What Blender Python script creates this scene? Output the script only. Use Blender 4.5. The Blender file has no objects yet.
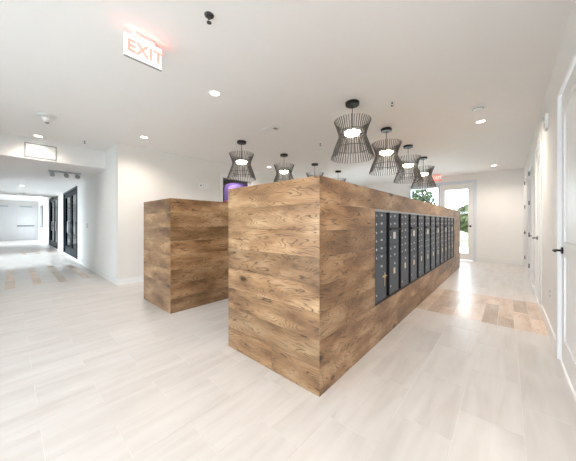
import bpy, bmesh, math, random
from mathutils import Vector, Matrix
random.seed(7)
scene = bpy.context.scene
col = scene.collection

# ------------------------------------------------------------------ camera
F_PX, W_PX = 247.0, 576.0
YAW = math.atan(219.5 / F_PX)
EYE = 1.22
cam_d = bpy.data.cameras.new('camera')
cam = bpy.data.objects.new('camera', cam_d)
col.objects.link(cam)
cam.location = (0, 0, EYE)
cam.rotation_euler = (math.pi / 2, 0, YAW)
cam_d.sensor_fit = 'HORIZONTAL'
cam_d.sensor_width = 36.0
cam_d.lens = F_PX / W_PX * 36.0
cam_d.shift_y = -7.5 / W_PX
cam_d.clip_start = 0.02
cam_d.clip_end = 200
scene.camera = cam

# ------------------------------------------------------------------ sky and exposure
SKY = 14.0
world = bpy.data.worlds.new('World')
scene.world = world
world.use_nodes = True
bg = world.node_tree.nodes['Background']
bg.inputs[0].default_value = (0.85, 0.94, 1.0, 1)
bg.inputs[1].default_value = SKY
vs = scene.view_settings
vs.view_transform = 'Standard'
vs.look = 'None'
vs.gamma = 1.0
vs.use_curve_mapping = False
vs.exposure = -0.06


def portal(loc, rot, sx, sy):
    l = bpy.data.lights.new('window_portal', 'AREA')
    l.shape = 'RECTANGLE'
    l.size, l.size_y = sx, sy
    l.cycles.is_portal = True
    o = bpy.data.objects.new('window_portal', l)
    o.location = loc
    o.rotation_euler = rot
    col.objects.link(o)


R90 = math.pi / 2
portal((-1.95, -3.60, 1.12), (R90, 0, 0), 4.5, 2.1)          # added glazing behind the camera
portal((-12.1, -1.30, 0.93), (R90, 0, 0), 4.3, 1.7)         # corridor glazing
portal((-1.75, 10.0, 1.25), (-R90, 0, 0), 1.9, 2.5)         # far entrance
portal((-4.1, 10.0, 1.05), (-R90, 0, 0), 2.2, 1.9)          # added, unseen far glazing behind the kiosks
portal((-22.5, -1.30, 1.25), (R90, 0, 0), 5.0, 2.2)         # glazing added to brighten the corridor end

LAMP_WARM = (1.0, 0.80, 0.60)
LAMP_SOFT = (1.0, 0.87, 0.75)
DOWN_W = 55.0
PEND_E = 34.0

# ------------------------------------------------------------------ materials
MATS = {}


def mat(name, rgb, rough=0.5, metal=0.0, emit=None, estr=0.0, spec=0.5, noise=None, bump=0.0):
    m = bpy.data.materials.new(name)
    m.use_nodes = True
    nt = m.node_tree
    b = nt.nodes['Principled BSDF']
    b.inputs['Base Color'].default_value = (*rgb, 1)
    b.inputs['Roughness'].default_value = rough
    b.inputs['Metallic'].default_value = metal
    b.inputs['Specular IOR Level'].default_value = spec
    if emit:
        b.inputs['Emission Color'].default_value = (*emit, 1)
        b.inputs['Emission Strength'].default_value = estr
    sc_, amt = noise if noise else (40.0, 0.03)
    tc = nt.nodes.new('ShaderNodeTexCoord')
    n = nt.nodes.new('ShaderNodeTexNoise')
    n.inputs['Scale'].default_value = sc_
    n.inputs['Detail'].default_value = 3
    nt.links.new(tc.outputs['Object'], n.inputs['Vector'])
    mr = nt.nodes.new('ShaderNodeMapRange')
    mr.inputs[3].default_value = 1 - amt
    mr.inputs[4].default_value = 1 + amt
    nt.links.new(n.outputs['Fac'], mr.inputs[0])
    mx = nt.nodes.new('ShaderNodeVectorMath')
    mx.operation = 'SCALE'
    mx.inputs[0].default_value = rgb
    nt.links.new(mr.outputs[0], mx.inputs['Scale'])
    nt.links.new(mx.outputs[0], b.inputs['Base Color'])
    if bump:
        bp = nt.nodes.new('ShaderNodeBump')
        bp.inputs['Strength'].default_value = bump
        bp.inputs['Distance'].default_value = 0.002
        nt.links.new(n.outputs['Fac'], bp.inputs['Height'])
        nt.links.new(bp.outputs[0], b.inputs['Normal'])
    MATS[name] = m
    return m


def glass(name, tint=(1, 1, 1), refl=0.08):
    m = bpy.data.materials.new(name)
    m.use_nodes = True
    nt = m.node_tree
    for n in list(nt.nodes):
        nt.nodes.remove(n)
    out = nt.nodes.new('ShaderNodeOutputMaterial')
    tr = nt.nodes.new('ShaderNodeBsdfTransparent')
    tr.inputs[0].default_value = (*tint, 1)
    gl = nt.nodes.new('ShaderNodeBsdfGlossy')
    gl.inputs['Roughness'].default_value = 0.02
    fr = nt.nodes.new('ShaderNodeFresnel')
    fr.inputs[0].default_value = 1.45
    mix = nt.nodes.new('ShaderNodeMixShader')
    nt.links.new(fr.outputs[0], mix.inputs[0])
    nt.links.new(tr.outputs[0], mix.inputs[1])
    nt.links.new(gl.outputs[0], mix.inputs[2])
    nt.links.new(mix.outputs[0], out.inputs[0])
    MATS[name] = m
    return m


class NG:
    """tiny node-graph helper"""

    def __init__(s, name):
        s.m = bpy.data.materials.new(name)
        s.m.use_nodes = True
        s.nt = s.m.node_tree
        s.b = s.nt.nodes['Principled BSDF']
        MATS[name] = s.m

    def n(s, t, **kw):
        nd = s.nt.nodes.new(t)
        for k, v in kw.items():
            setattr(nd, k, v)
        return nd

    def set(s, sock, v):
        if isinstance(v, bpy.types.NodeSocket):
            s.nt.links.new(v, sock)
        else:
            sock.default_value = v

    def math(s, op, a, b=0.0, c=None):
        nd = s.n('ShaderNodeMath', operation=op)
        s.set(nd.inputs[0], a)
        s.set(nd.inputs[1], b)
        if c is not None:
            s.set(nd.inputs[2], c)
        return nd.outputs[0]

    def vmath(s, op, a, b):
        nd = s.n('ShaderNodeVectorMath', operation=op)
        s.set(nd.inputs[0], a)
        s.set(nd.inputs[1], b)
        return nd.outputs[0]

    def noise(s, vec, scale, detail=2.0, rough=0.5, dist=0.0):
        nd = s.n('ShaderNodeTexNoise')
        s.set(nd.inputs['Vector'], vec)
        nd.inputs['Scale'].default_value = scale
        nd.inputs['Detail'].default_value = detail
        nd.inputs['Roughness'].default_value = rough
        nd.inputs['Distortion'].default_value = dist
        return nd.outputs['Fac']

    def ramp(s, fac, stops):
        nd = s.n('ShaderNodeValToRGB')
        s.set(nd.inputs[0], fac)
        cr = nd.color_ramp
        while len(cr.elements) < len(stops):
            cr.elements.new(0.5)
        for e, (p, c) in zip(cr.elements, stops):
            e.position = p
            e.color = (*c, 1) if len(c) == 3 else c
        return nd.outputs[0]

    def mix(s, fac, a, b, mode='MIX'):
        nd = s.n('ShaderNodeMix', data_type='RGBA', blend_type=mode)
        s.set(nd.inputs[0], fac)
        s.set(nd.inputs[6], a if isinstance(a, bpy.types.NodeSocket) else (*a, 1))
        s.set(nd.inputs[7], b if isinstance(b, bpy.types.NodeSocket) else (*b, 1))
        return nd.outputs[2]

    def rand(s):
        oi = s.n('ShaderNodeObjectInfo')
        ge = s.n('ShaderNodeNewGeometry')
        return s.math('FRACT', s.math('ADD', oi.outputs['Random'], ge.outputs['Random Per Island']))


def wood_material(name, dark, mid, light, rough=0.42, grain=1.0, knots=True, tone=0.35):
    g = NG(name)
    r = g.rand()
    tc = g.n('ShaderNodeTexCoord')
    off = g.n('ShaderNodeCombineXYZ')
    g.set(off.inputs[0], g.math('MULTIPLY', r, 37.0))
    g.set(off.inputs[1], g.math('MULTIPLY', r, 91.0))
    g.set(off.inputs[2], g.math('MULTIPLY', r, 53.0))
    p = g.vmath('ADD', tc.outputs['Object'], off.outputs[0])
    # knots: sparse cells, stretched along the board
    pk = g.vmath('MULTIPLY', p, (2.0, 0.0, 4.4))
    vo = g.n('ShaderNodeTexVoronoi')
    vo.voronoi_dimensions = '3D'
    g.set(vo.inputs['Vector'], pk)
    vo.inputs['Scale'].default_value = 1.0
    kd = vo.outputs['Distance']
    sep = g.n('ShaderNodeSeparateColor')
    g.set(sep.inputs[0], vo.outputs['Color'])
    has = g.math('GREATER_THAN', sep.outputs[0], 0.52)
    near = g.math('SUBTRACT', 1.0, g.math('MULTIPLY', kd, 1.9))
    near = g.math('MAXIMUM', near, 0.0)
    near = g.math('MULTIPLY', g.math('POWER', near, 2.0), has)
    # growth rings: contour lines of a stretched noise, bent round the knots
    pr = g.vmath('MULTIPLY', p, (1.5, 1.0, 7.5))
    n1 = g.noise(pr, 1.0, 2.5, 0.45, 0.25)
    field = g.math('ADD', g.math('MULTIPLY', n1, 22.0), g.math('MULTIPLY', near, 3.0))
    ring = g.math('ABSOLUTE', g.math('SUBTRACT', g.math('FRACT', field), 0.5))
    line = g.math('SUBTRACT', 1.0, g.math('MULTIPLY', ring, 5.0))
    line = g.math('MAXIMUM', line, 0.0)
    brk = g.noise(g.vmath('MULTIPLY', p, (9.0, 1.0, 30.0)), 1.0, 2.0)
    brk = g.math('MULTIPLY', g.math('MAXIMUM', g.math('SUBTRACT', brk, 0.36), 0.0), 4.2)
    line = g.math('MINIMUM', g.math('MULTIPLY', line, brk), 1.0)
    fib = g.noise(g.vmath('MULTIPLY', p, (5.0, 1.0, 130.0)), 1.0, 2.0)
    blot = g.noise(g.vmath('MULTIPLY', p, (2.2, 1.0, 7.0)), 1.0, 3.0)
    base = g.ramp(blot, [(0.30, dark), (0.50, mid), (0.72, light)])
    tn = g.math('ADD', 1.0 - tone / 2, g.math('MULTIPLY', g.math('FRACT', g.math('MULTIPLY', r, 7.31)), tone))
    fb = g.math('ADD', 0.82, g.math('MULTIPLY', fib, 0.36))
    k = g.math('MULTIPLY', tn, fb)
    cc = g.n('ShaderNodeCombineXYZ')
    for i in range(3):
        g.set(cc.inputs[i], k)
    c = g.mix(1.0, base, cc.outputs[0], 'MULTIPLY')
    deep = tuple(v * 0.22 for v in dark)
    c = g.mix(g.math('MULTIPLY', line, 0.78 * grain), c, deep)
    if knots:
        core = g.math('MINIMUM', g.math('MAXIMUM', g.math('MULTIPLY', g.math('SUBTRACT', near, 0.46), 3.2), 0.0), 0.85)
        c = g.mix(core, c, tuple(v * 0.12 for v in dark))
    g.set(g.b.inputs['Base Color'], c)
    g.b.inputs['Roughness'].default_value = rough
    bp = g.n('ShaderNodeBump')
    bp.inputs['Strength'].default_value = 0.25
    bp.inputs['Distance'].default_value = 0.002
    g.set(bp.inputs['Height'], g.math('SUBTRACT', fib, g.math('MULTIPLY', line, 0.6)))
    g.set(g.b.inputs['Normal'], bp.outputs[0])
    return g.m


def tile_material(name, c0, c1, c2, rough, var=0.06):
    g = NG(name)
    r = g.rand()
    tc = g.n('ShaderNodeTexCoord')
    off = g.n('ShaderNodeCombineXYZ')
    g.set(off.inputs[0], g.math('MULTIPLY', r, 41.0))
    g.set(off.inputs[1], g.math('MULTIPLY', r, 67.0))
    p = g.vmath('ADD', tc.outputs['Object'], off.outputs[0])
    st = g.noise(g.vmath('MULTIPLY', p, (11.0, 1.1, 1.0)), 1.0, 4.0, 0.55, 0.6)
    cl = g.noise(g.vmath('MULTIPLY', p, (3.0, 1.5, 1.0)), 1.0, 3.0, 0.6)
    f = g.math('ADD', g.math('MULTIPLY', st, 0.6), g.math('MULTIPLY', cl, 0.4))
    c = g.ramp(f, [(0.36, c0), (0.5, c1), (0.64, c2)])
    k = g.math('ADD', 1 - var, g.math('MULTIPLY', g.math('FRACT', g.math('MULTIPLY', r, 9.17)), 2 * var))
    cc = g.n('ShaderNodeCombineXYZ')
    for i in range(3):
        g.set(cc.inputs[i], k)
    g.set(g.b.inputs['Base Color'], g.mix(1.0, c, cc.outputs[0], 'MULTIPLY'))
    g.set(g.b.inputs['Roughness'], g.math('ADD', rough - 0.06, g.math('MULTIPLY', cl, 0.12)))
    return g.m


mat('ceiling_paint', (0.93, 0.915, 0.90), 0.9, noise=(6, 0.01))
mat('wall_white', (0.92, 0.915, 0.905), 0.75, noise=(8, 0.01))
mat('wall_beige', (0.86, 0.835, 0.80), 0.75, noise=(8, 0.012))
mat('trim_white', (0.90, 0.90, 0.895), 0.42, noise=(10, 0.01))
mat('door_white', (0.90, 0.90, 0.90), 0.38, noise=(10, 0.01))
mat('door_grey', (0.78, 0.775, 0.78), 0.45, noise=(6, 0.02))
mat('grout', (0.80, 0.78, 0.755), 0.85, noise=(90, 0.04))
mat('black_metal', (0.018, 0.018, 0.02), 0.42, metal=0.3, noise=(60, 0.1))
mat('slat_black', (0.095, 0.088, 0.084), 0.3, noise=(90, 0.25))
mat('mailbox_metal', (0.056, 0.085, 0.122), 0.36, metal=0.35, noise=(120, 0.08))
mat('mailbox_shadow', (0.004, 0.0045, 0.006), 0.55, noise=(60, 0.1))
mat('silver', (0.62, 0.64, 0.66), 0.3, metal=0.9, noise=(80, 0.05))
mat('brass', (0.72, 0.60, 0.36), 0.35, metal=0.8, noise=(80, 0.05))
mat('sticker_white', (0.85, 0.85, 0.82), 0.6, noise=(30, 0.02))
mat('sticker_cream', (0.80, 0.74, 0.58), 0.6, noise=(30, 0.02))
mat('plastic_white', (0.88, 0.88, 0.87), 0.4, noise=(20, 0.01))
mat('plastic_grey', (0.35, 0.35, 0.36), 0.5, noise=(20, 0.03))
mat('dark_grey', (0.07, 0.065, 0.065), 0.4, noise=(40, 0.1))
mat('track_metal', (0.42, 0.46, 0.48), 0.35, metal=0.5, noise=(40, 0.05))
mat('frame_navy', (0.005, 0.012, 0.020), 0.4, spec=0.15, noise=(30, 0.1))
mat('frame_white_blue_shade', (0.74, 0.80, 0.87), 0.45, noise=(20, 0.02))  # white frame with blue shade and colour bleed mixed into its tone
mat('purple_dark', (0.15, 0.10, 0.36), 0.6, noise=(15, 0.08))
mat('purple_light', (0.36, 0.28, 0.68), 0.6, noise=(15, 0.08))
mat('pink_red', (0.62, 0.18, 0.22), 0.6, noise=(15, 0.05))
mat('lamp_lens', (0.9, 0.9, 0.88), 0.4, emit=(1.0, 0.88, 0.70), estr=PEND_E)
mat('down_lens', (0.9, 0.9, 0.9), 0.4, emit=(1.0, 0.93, 0.82), estr=9.0)
mat('exit_panel', (0.93, 0.90, 0.89), 0.3, emit=(1.0, 0.93, 0.91), estr=0.5)
mat('exit_red', (0.88, 0.42, 0.36), 0.4, emit=(1.0, 0.42, 0.35), estr=0.6)
mat('exit_red_far', (0.8, 0.12, 0.08), 0.4, emit=(1.0, 0.28, 0.20), estr=1.1)
mat('concrete', (0.74, 0.73, 0.70), 0.9, noise=(3, 0.1))
mat('lawn', (0.08, 0.13, 0.04), 0.95, noise=(2, 0.3))
mat('leaf_dark', (0.022, 0.036, 0.010), 0.7, noise=(3, 0.4))
mat('leaf_olive', (0.045, 0.056, 0.018), 0.7, noise=(3, 0.4))
mat('bark', (0.12, 0.085, 0.06), 0.9, noise=(12, 0.3))
glass('pane_clear', (0.97, 0.99, 1.0))
glass('pane_tinted', (0.14, 0.22, 0.28))
wood_material('oak', (0.160, 0.080, 0.036), (0.325, 0.184, 0.090), (0.53, 0.355, 0.205), rough=0.34, tone=0.45)
wood_material('wood_floor', (0.52, 0.39, 0.29), (0.65, 0.52, 0.42), (0.74, 0.63, 0.54), rough=0.3, grain=0.45, knots=False, tone=0.5)
tile_material('tile', (0.63, 0.595, 0.57), (0.70, 0.67, 0.645), (0.75, 0.725, 0.705), 0.34, 0.018)


# ------------------------------------------------------------------ mesh helpers
class MB:
    def __init__(s):
        s.v, s.f, s.sm = [], [], []

    def box(s, a, b):
        x0, x1 = sorted((a[0], b[0]))
        y0, y1 = sorted((a[1], b[1]))
        z0, z1 = sorted((a[2], b[2]))
        k = len(s.v)
        s.v += [(x0, y0, z0), (x1, y0, z0), (x1, y1, z0), (x0, y1, z0), (x0, y0, z1), (x1, y0, z1), (x1, y1, z1), (x0, y1, z1)]
        s.f += [(k, k + 3, k + 2, k + 1), (k + 4, k + 5, k + 6, k + 7), (k, k + 1, k + 5, k + 4), (k + 1, k + 2, k + 6, k + 5), (k + 2, k + 3, k + 7, k + 6), (k + 3, k, k + 4, k + 7)]
        s.sm += [False] * 6
        return s

    def lathe(s, prof, n=24, c=(0, 0, 0), axis='z', close=False):
        """prof: list of (radius, height)"""
        k = len(s.v)
        for (r, h) in prof:
            for i in range(n):
                a = 2 * math.pi * i / n
                p = (r * math.cos(a), r * math.sin(a), h)
                if axis == 'x':
                    p = (h, p[0], p[1])
                elif axis == 'y':
                    p = (p[1], h, p[0])
                s.v.append((p[0] + c[0], p[1] + c[1], p[2] + c[2]))
        m = len(prof)
        for j in range(m - 1 + (1 if close else 0)):
            j2 = (j + 1) % m
            for i in range(n):
                i2 = (i + 1) % n
                s.f.append((k + j * n + i, k + j * n + i2, k + j2 * n + i2, k + j2 * n + i))
                s.sm.append(True)
        if not close:
            s.f.append(tuple(k + i for i in reversed(range(n))))
            s.f.append(tuple(k + (m - 1) * n + i for i in range(n)))
            s.sm += [False, False]
        return s

    def prism(s, pts, lo, hi, axis):
        """extrude a 2D outline along axis"""
        k = len(s.v)
        n = len(pts)
        for h in (lo, hi):
            for (a, b) in pts:
                s.v.append({'x': (h, a, b), 'y': (a, h, b), 'z': (a, b, h)}[axis])
        s.f.append(tuple(k + i for i in reversed(range(n))))
        s.f.append(tuple(k + n + i for i in range(n)))
        for i in range(n):
            s.f.append((k + i, k + (i + 1) % n, k + n + (i + 1) % n, k + n + i))
        s.sm += [False] * (n + 2)
        return s

    def tube(s, pts, r, n=8):
        k = len(s.v)
        pts = [Vector(p) for p in pts]
        for j, p in enumerate(pts):
            t = (pts[min(j + 1, len(pts) - 1)] - pts[max(j - 1, 0)]).normalized()
            u = t.cross(Vector((0.3, 0.2, 1)) if abs(t.z) < 0.9 else Vector((1, 0, 0))).normalized()
            w = t.cross(u)
            for i in range(n):
                a = 2 * math.pi * i / n
                s.v.append(tuple(p + (u * math.cos(a) + w * math.sin(a)) * r))
        for j in range(len(pts) - 1):
            for i in range(n):
                i2 = (i + 1) % n
                s.f.append((k + j * n + i, k + j * n + i2, k + (j + 1) * n + i2, k + (j + 1) * n + i))
                s.sm.append(True)
        s.f.append(tuple(k + i for i in reversed(range(n))))
        s.f.append(tuple(k + (len(pts) - 1) * n + i for i in range(n)))
        s.sm += [False, False]
        return s

    def mesh(s, name, bevel=0.0):
        me = bpy.data.meshes.new(name)
        me.from_pydata(s.v, [], s.f)
        bm = bmesh.new()
        bm.from_mesh(me)
        for f, sm in zip(bm.faces, s.sm):
            f.smooth = sm
        bmesh.ops.recalc_face_normals(bm, faces=bm.faces)
        if bevel:
            bmesh.ops.bevel(bm, geom=list(bm.edges), offset=bevel, segments=1, affect='EDGES')
        bm.to_mesh(me)
        bm.free()
        return me

    def build(s, name, m, parent=None, bevel=0.0, loc=None):
        return link(name, s.mesh(name, bevel), m, parent, loc)


def link(name, me, m, parent=None, loc=None):
    o = bpy.data.objects.new(name, me)
    col.objects.link(o)
    if m and not me.materials:
        me.materials.append(MATS[m])
    if parent:
        o.parent = parent
    if loc:
        o.location = loc
    return o


def tag(o, label=None, cat=None, group=None, kind=None):
    if label:
        o['label'] = label
    if cat:
        o['category'] = cat
    if group:
        o['group'] = group
    if kind:
        o['kind'] = kind
    return o


def root(name, loc, label, cat, group=None, rz=0.0, kind=None):
    o = bpy.data.objects.new(name, None)
    o.empty_display_size = 0.1
    o.location = loc
    o.rotation_euler = (0, 0, rz)
    col.objects.link(o)
    return tag(o, label, cat, group, kind)


def copy_tree(o, parent=None):
    c = o.copy()
    col.objects.link(c)
    c.parent = parent
    for ch in [x for x in o.children]:
        copy_tree(ch, c)
    return c


def bx(name, a, b, m, parent=None, bevel=0.0):
    """box centred on its own origin so that object coordinates start at its middle"""
    ctr = [(p + q) / 2 for p, q in zip(a, b)]
    mb = MB().box([p - c for p, c in zip(a, ctr)], [q - c for q, c in zip(b, ctr)])
    return mb.build(name, m, parent, bevel, ctr)


def struct(name, mb, m, label, cat):
    return tag(mb.build(name, m), label, cat, kind='structure')


def wall_boxes(mb, axis, p0, p1, u0, u1, z0, z1, holes):
    """wall slab with rectangular holes (u0,u1,z0,z1); axis is the wall's normal"""
    us = sorted({u0, u1, *[h[0] for h in holes], *[h[1] for h in holes]})
    for a, b in zip(us, us[1:]):
        mid = (a + b) / 2
        spans = [(z0, z1)]
        for h in holes:
            if h[0] <= mid <= h[1]:
                nxt = []
                for (s, t) in spans:
                    if h[2] > s:
                        nxt.append((s, min(t, h[2])))
                    if h[3] < t:
                        nxt.append((max(s, h[3]), t))
                spans = nxt
        for (s, t) in spans:
            if t - s > 1e-4:
                if axis == 'x':
                    mb.box((p0, a, s), (p1, b, t))
                else:
                    mb.box((a, p0, s), (b, p1, t))
    return mb


# ------------------------------------------------------------------ the room
CEIL = 2.80
XR, XL, XB = 0.35, -5.69, -6.60      # right wall, beige wall, corridor header
YF, YC, YN, YK = 9.80, 1.40, -3.40, -1.10   # far wall, corridor wall, wall behind the camera, corridor's other wall
SOF = 2.41
SOF_END = -15.7
XE = -26.0

# right wall with four door openings
RD = [(2.37, 3.27, 'far'), (4.83, 5.68, 'near'), (6.35, 7.42, 'far2'), (8.22, 9.14, 'far2')]
DH = 2.36
mb = MB()
wall_boxes(mb, 'x', XR, XR + 0.14, YN, YF, 0, CEIL, [(a, b, 0, DH) for a, b, _ in RD])
struct('wall_right', mb, 'wall_white', 'long white wall with a row of white doors beside the aisle', 'wall')
# beige wall
mb = MB()
LD = (3.77, 4.75, 0, 2.44)
wall_boxes(mb, 'x', XL - 0.14, XL, YC, YF, 0, CEIL, [LD])
struct('wall_left', mb, 'wall_beige', 'pale beige wall behind the short wooden kiosk', 'wall')
# far wall
FW = (-2.72, -0.80, 0, 2.50)
FW2 = (-5.2, -3.0, 0.1, 2.0)  # unseen glazing added behind the kiosks to brighten the far aisle end
mb = MB()
wall_boxes(mb, 'y', YF, YF + 0.14, XL - 0.14, XR + 0.14, 0, CEIL, [FW, FW2])
struct('wall_far', mb, 'wall_white', 'cream end wall holding the glazed entrance', 'wall')
# wall behind the camera with glazing added as a daylight source
BW = [(-4.15, -2.05, 0.06, 2.15), (-1.85, 0.25, 0.06, 2.15)]
mb = MB()
wall_boxes(mb, 'y', YN - 0.14, YN, XB - 0.14, XR + 0.14, 0, CEIL, BW)
struct('wall_behind', mb, 'wall_white', 'white wall with added wide windows behind the viewpoint', 'wall')
# wall beside the corridor mouth
mb = MB().box((XB - 0.14, YN, 0), (XB, YK, CEIL))
struct('wall_entry', mb, 'wall_white', 'white wall left of the corridor mouth', 'wall')
# header over corridor
mb = MB().box((XB - 0.16, YK, SOF), (XB, YC, CEIL))
struct('trim_1', mb, 'wall_white', 'white header beam over the corridor mouth', 'beam')
# corridor walls
CD = [(-13.0, -10.05, 0.08, SOF - 0.03), (-18.2, -14.85, 0.06, 2.50)]
mb = MB()
wall_boxes(mb, 'y', YC, YC + 0.14, XE, XL - 0.14, 0, CEIL, CD)
struct('wall_corridor', mb, 'wall_white', 'white corridor wall with black framed glazed doors', 'wall')
CW = [(-14.2, -12.2, 0.10, 1.75), (-12.0, -10.0, 0.10, 1.75), (-22.4, -20.0, 0.15, 2.35), (-25.0, -23.6, 0.15, 2.35)]  # unseen; the last two added to brighten the corridor end
mb = MB()
wall_boxes(mb, 'y', YK - 0.14, YK, XE, XB - 0.14, 0, CEIL, CW)
struct('wall_corridor_window', mb, 'wall_white', 'corridor wall with unseen tall windows, left side', 'wall')
mb = MB().box((XE - 0.14, YK - 0.14, 0), (XE, YC + 0.14, CEIL))
struct('wall_corridor_end', mb, 'wall_beige', 'pale wall at the end of the corridor around the double doors', 'wall')
# ceilings
mb = MB()
mb.box((XB - 0.14, YN - 0.14, CEIL), (XR + 0.14, YF + 0.14, CEIL + 0.12))
struct('ceiling', mb, 'ceiling_paint', 'smooth white lobby ceiling', 'ceiling')
mb = MB().box((SOF_END, YK, SOF), (XB - 0.16, YC, SOF + 0.10))
struct('ceiling_soffit', mb, 'ceiling_paint', 'lowered white soffit over the corridor', 'ceiling')
mb = MB().box((XE - 0.14, YK - 0.14, CEIL), (XB - 0.14, YC + 0.14, CEIL + 0.12))
struct('ceiling_corridor', mb, 'ceiling_paint', 'white ceiling at the far end of the corridor', 'ceiling')

# baseboards
BBH, BBT = 0.12, 0.014
mb = MB()
segs, y = [], YN
for a, b, _ in RD:
    segs.append((y, a - 0.10))
    y = b + 0.10
segs.append((y, YF))
for a, b in segs:
    mb.box((XR - BBT, a, 0), (XR, b, BBH))
struct('baseboard_right', mb, 'trim_white', 'white baseboard along the door wall', 'baseboard')
mb = MB()
for a, b in ((YC - BBT, LD[0] - 0.1), (LD[1] + 0.1, YF)):
    mb.box((XL, a, 0), (XL + BBT, b, BBH))
struct('baseboard_left', mb, 'trim_white', 'white baseboard along the beige wall', 'baseboard')
mb = MB().box((FW[1] + 0.07, YF - BBT, 0), (XR, YF, BBH)).box((XL, YF - BBT, 0), (FW[0] - 0.07, YF, BBH))
struct('baseboard_far', mb, 'trim_white', 'white baseboard under the cream end wall', 'baseboard')
mb = MB()
for a, b in ((-9.97, XL), (-14.77, -13.08), (XE, -18.28)):
    mb.box((a, YC - BBT, 0), (b, YC, BBH))
struct('baseboard_corridor', mb, 'trim_white', 'white baseboard along the corridor wall', 'baseboard')

# ------------------------------------------------------------------ floor
floor = struct('floor', MB().box((XE - 0.14, YN - 0.14, -0.15), (XR + 0.14, YF + 0.14, -0.0015)), 'grout',
               'pale streaked stone-look tile floor with wood-look plank bands', 'floor')
TW, TL, GAP = 0.305, 0.61, 0.0032
KA = (-2.07, -0.985, 1.44, 8.28)
KB = (-4.38, -3.38, 1.43, 8.27)
BAND = (3.87, 5.32)          # plank band in the aisle, x from KA to right wall
PLX = -6.88                  # where the corridor planks begin
cs, sn = math.cos(YAW), math.sin(YAW)


def depth(x, y):
    return -x * sn + y * cs


def in_view(x, y):
    d = depth(x, y)
    r = x * cs + y * sn
    return d > 0.15 and abs(r / d) < 1.35


rects = []
for k in range(-2, 24):
    x1 = 0.072 - TW * k
    x0 = x1 - TW
    ph = 0.12 if k % 2 == 0 else 0.425
    for j in range(-9, 17):
        y0 = ph + TL * j
        rects.append((x0, x1, y0, y0 + TL))


def clip(r, lo_x, hi_x, lo_y, hi_y):
    a, b, c, d = max(r[0], lo_x), min(r[1], hi_x), max(r[2], lo_y), min(r[3], hi_y)
    return (a, b, c, d) if b - a > 0.012 and d - c > 0.012 else None


tiles = []
for r in rects:
    lim = XB if (r[0] + r[1]) / 2 < XL else XL
    q = clip(r, PLX if r[2] < YC else XL, XR, YN, YF)
    if not q:
        continue
    if q[0] < XL:
        q = clip(q, PLX, XR, YN, YC) if q[1] <= XL + 0.31 else q
        if not q:
            continue
    if any(q[0] > K[0] and q[1] < K[1] and q[2] > K[2] and q[3] < K[3] for K in (KA, KB)):
        continue
    mx_ = (q[0] + q[1]) / 2
    if mx_ > KA[1] - 0.3:                       # split round the plank band
        for lo, hi in ((YN, BAND[0]), (BAND[1], YF)):
            t = clip(q, XL, XR, lo, hi)
            if t:
                tiles.append(t)
        t = clip(q, XL, KA[1] - 0.02, *BAND)
        if t:
            tiles.append(t)
    else:
        tiles.append(q)
# corridor: pale tiles between the brown plank stripes
STRIPES = [-0.75, -0.375, 0.0, 0.372, 0.745, 1.135]
SW = 0.135
planks_c = []
for (xa, xb) in ((-9.75, PLX), (-15.2, -13.7)):
    for i, ys in enumerate(STRIPES):
        if xa < -13 and ys < 0.3:
            continue
        planks_c.append((xa + 0.12 * (i % 2), xb - 0.05 * (i % 2), ys - SW / 2, ys + SW / 2))
edges = [YK] + [e for s_ in STRIPES for e in (s_ - SW / 2, s_ + SW / 2)] + [YC]
x = PLX
ci = 0
while x > XE:
    x0 = max(x - 0.92, XE)
    for i in range(len(edges) - 1):
        o_ = 0.0
        q = (x0, x, edges[i], edges[i + 1])
        if i % 2 == 1:
            if (x > -9.8) or (-15.2 < x < -13.0 and edges[i] > 0.25):
                # joint behind the stripes
                continue
        tiles.append(q)
    x = x0
    ci += 1
tiles.sort(key=lambda t: (0 if in_view((t[0] + t[1]) / 2, (t[2] + t[3]) / 2) else 1000) + math.hypot((t[0] + t[1]) / 2, (t[2] + t[3]) / 2))
tcache = {}
rest = MB()
for i, t in enumerate(tiles):
    w, l = t[1] - t[0] - GAP, t[3] - t[2] - GAP
    if i < 290:
        key = (round(w, 3), round(l, 3))
        if key not in tcache:
            tcache[key] = MB().box((-w / 2, -l / 2, -0.012), (w / 2, l / 2, 0)).mesh('tile', 0.0008)
        link('tile', tcache[key], 'tile', floor, ((t[0] + t[1]) / 2, (t[2] + t[3]) / 2, 0))
    else:
        rest.box((t[0] + GAP / 2, t[2] + GAP / 2, -0.012), (t[1] - GAP / 2, t[3] - GAP / 2, 0))
tag(rest.build('tile_field', 'tile', floor), kind='stuff')


def floor_plank(x0, x1, y0, y1, along):
    L, Wd = (x1 - x0, y1 - y0) if along == 'x' else (y1 - y0, x1 - x0)
    mb = MB().box((-L / 2, -0.012, -Wd / 2 + GAP / 2), (L / 2, 0, Wd / 2 - GAP / 2))
    o = mb.build('plank', 'wood_floor', floor, 0.0008)
    # local X runs along the board, local Z across it, local Y is up
    o.matrix_local = Matrix.Translation(((x0 + x1) / 2, (y0 + y1) / 2, 0)) @ (
        Matrix(((1, 0, 0, 0), (0, 0, -1, 0), (0, 1, 0, 0), (0, 0, 0, 1))) if along == 'x' else
        Matrix(((0, 0, 1, 0), (1, 0, 0, 0), (0, 1, 0, 0), (0, 0, 0, 1))))
    return o


for q in planks_c:
    n = 3 if q[1] - q[0] > 2 else 2
    cuts = [q[0] + (q[1] - q[0]) * k / n for k in range(n + 1)]
    for a, b in zip(cuts, cuts[1:]):
        floor_plank(a + 0.002, b - 0.002, q[2], q[3], 'x')
x = KA[1] - 0.018
i = 0
while x < XR - 0.02:
    x1 = min(x + 0.152, XR)
    m_ = BAND[0] + (0.55, 0.95, 0.35, 0.75)[i % 4]
    floor_plank(x, x1, BAND[0], m_ - 0.003, 'y')
    floor_plank(x, x1, m_, BAND[1], 'y')
    x = x1
    i += 1

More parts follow.
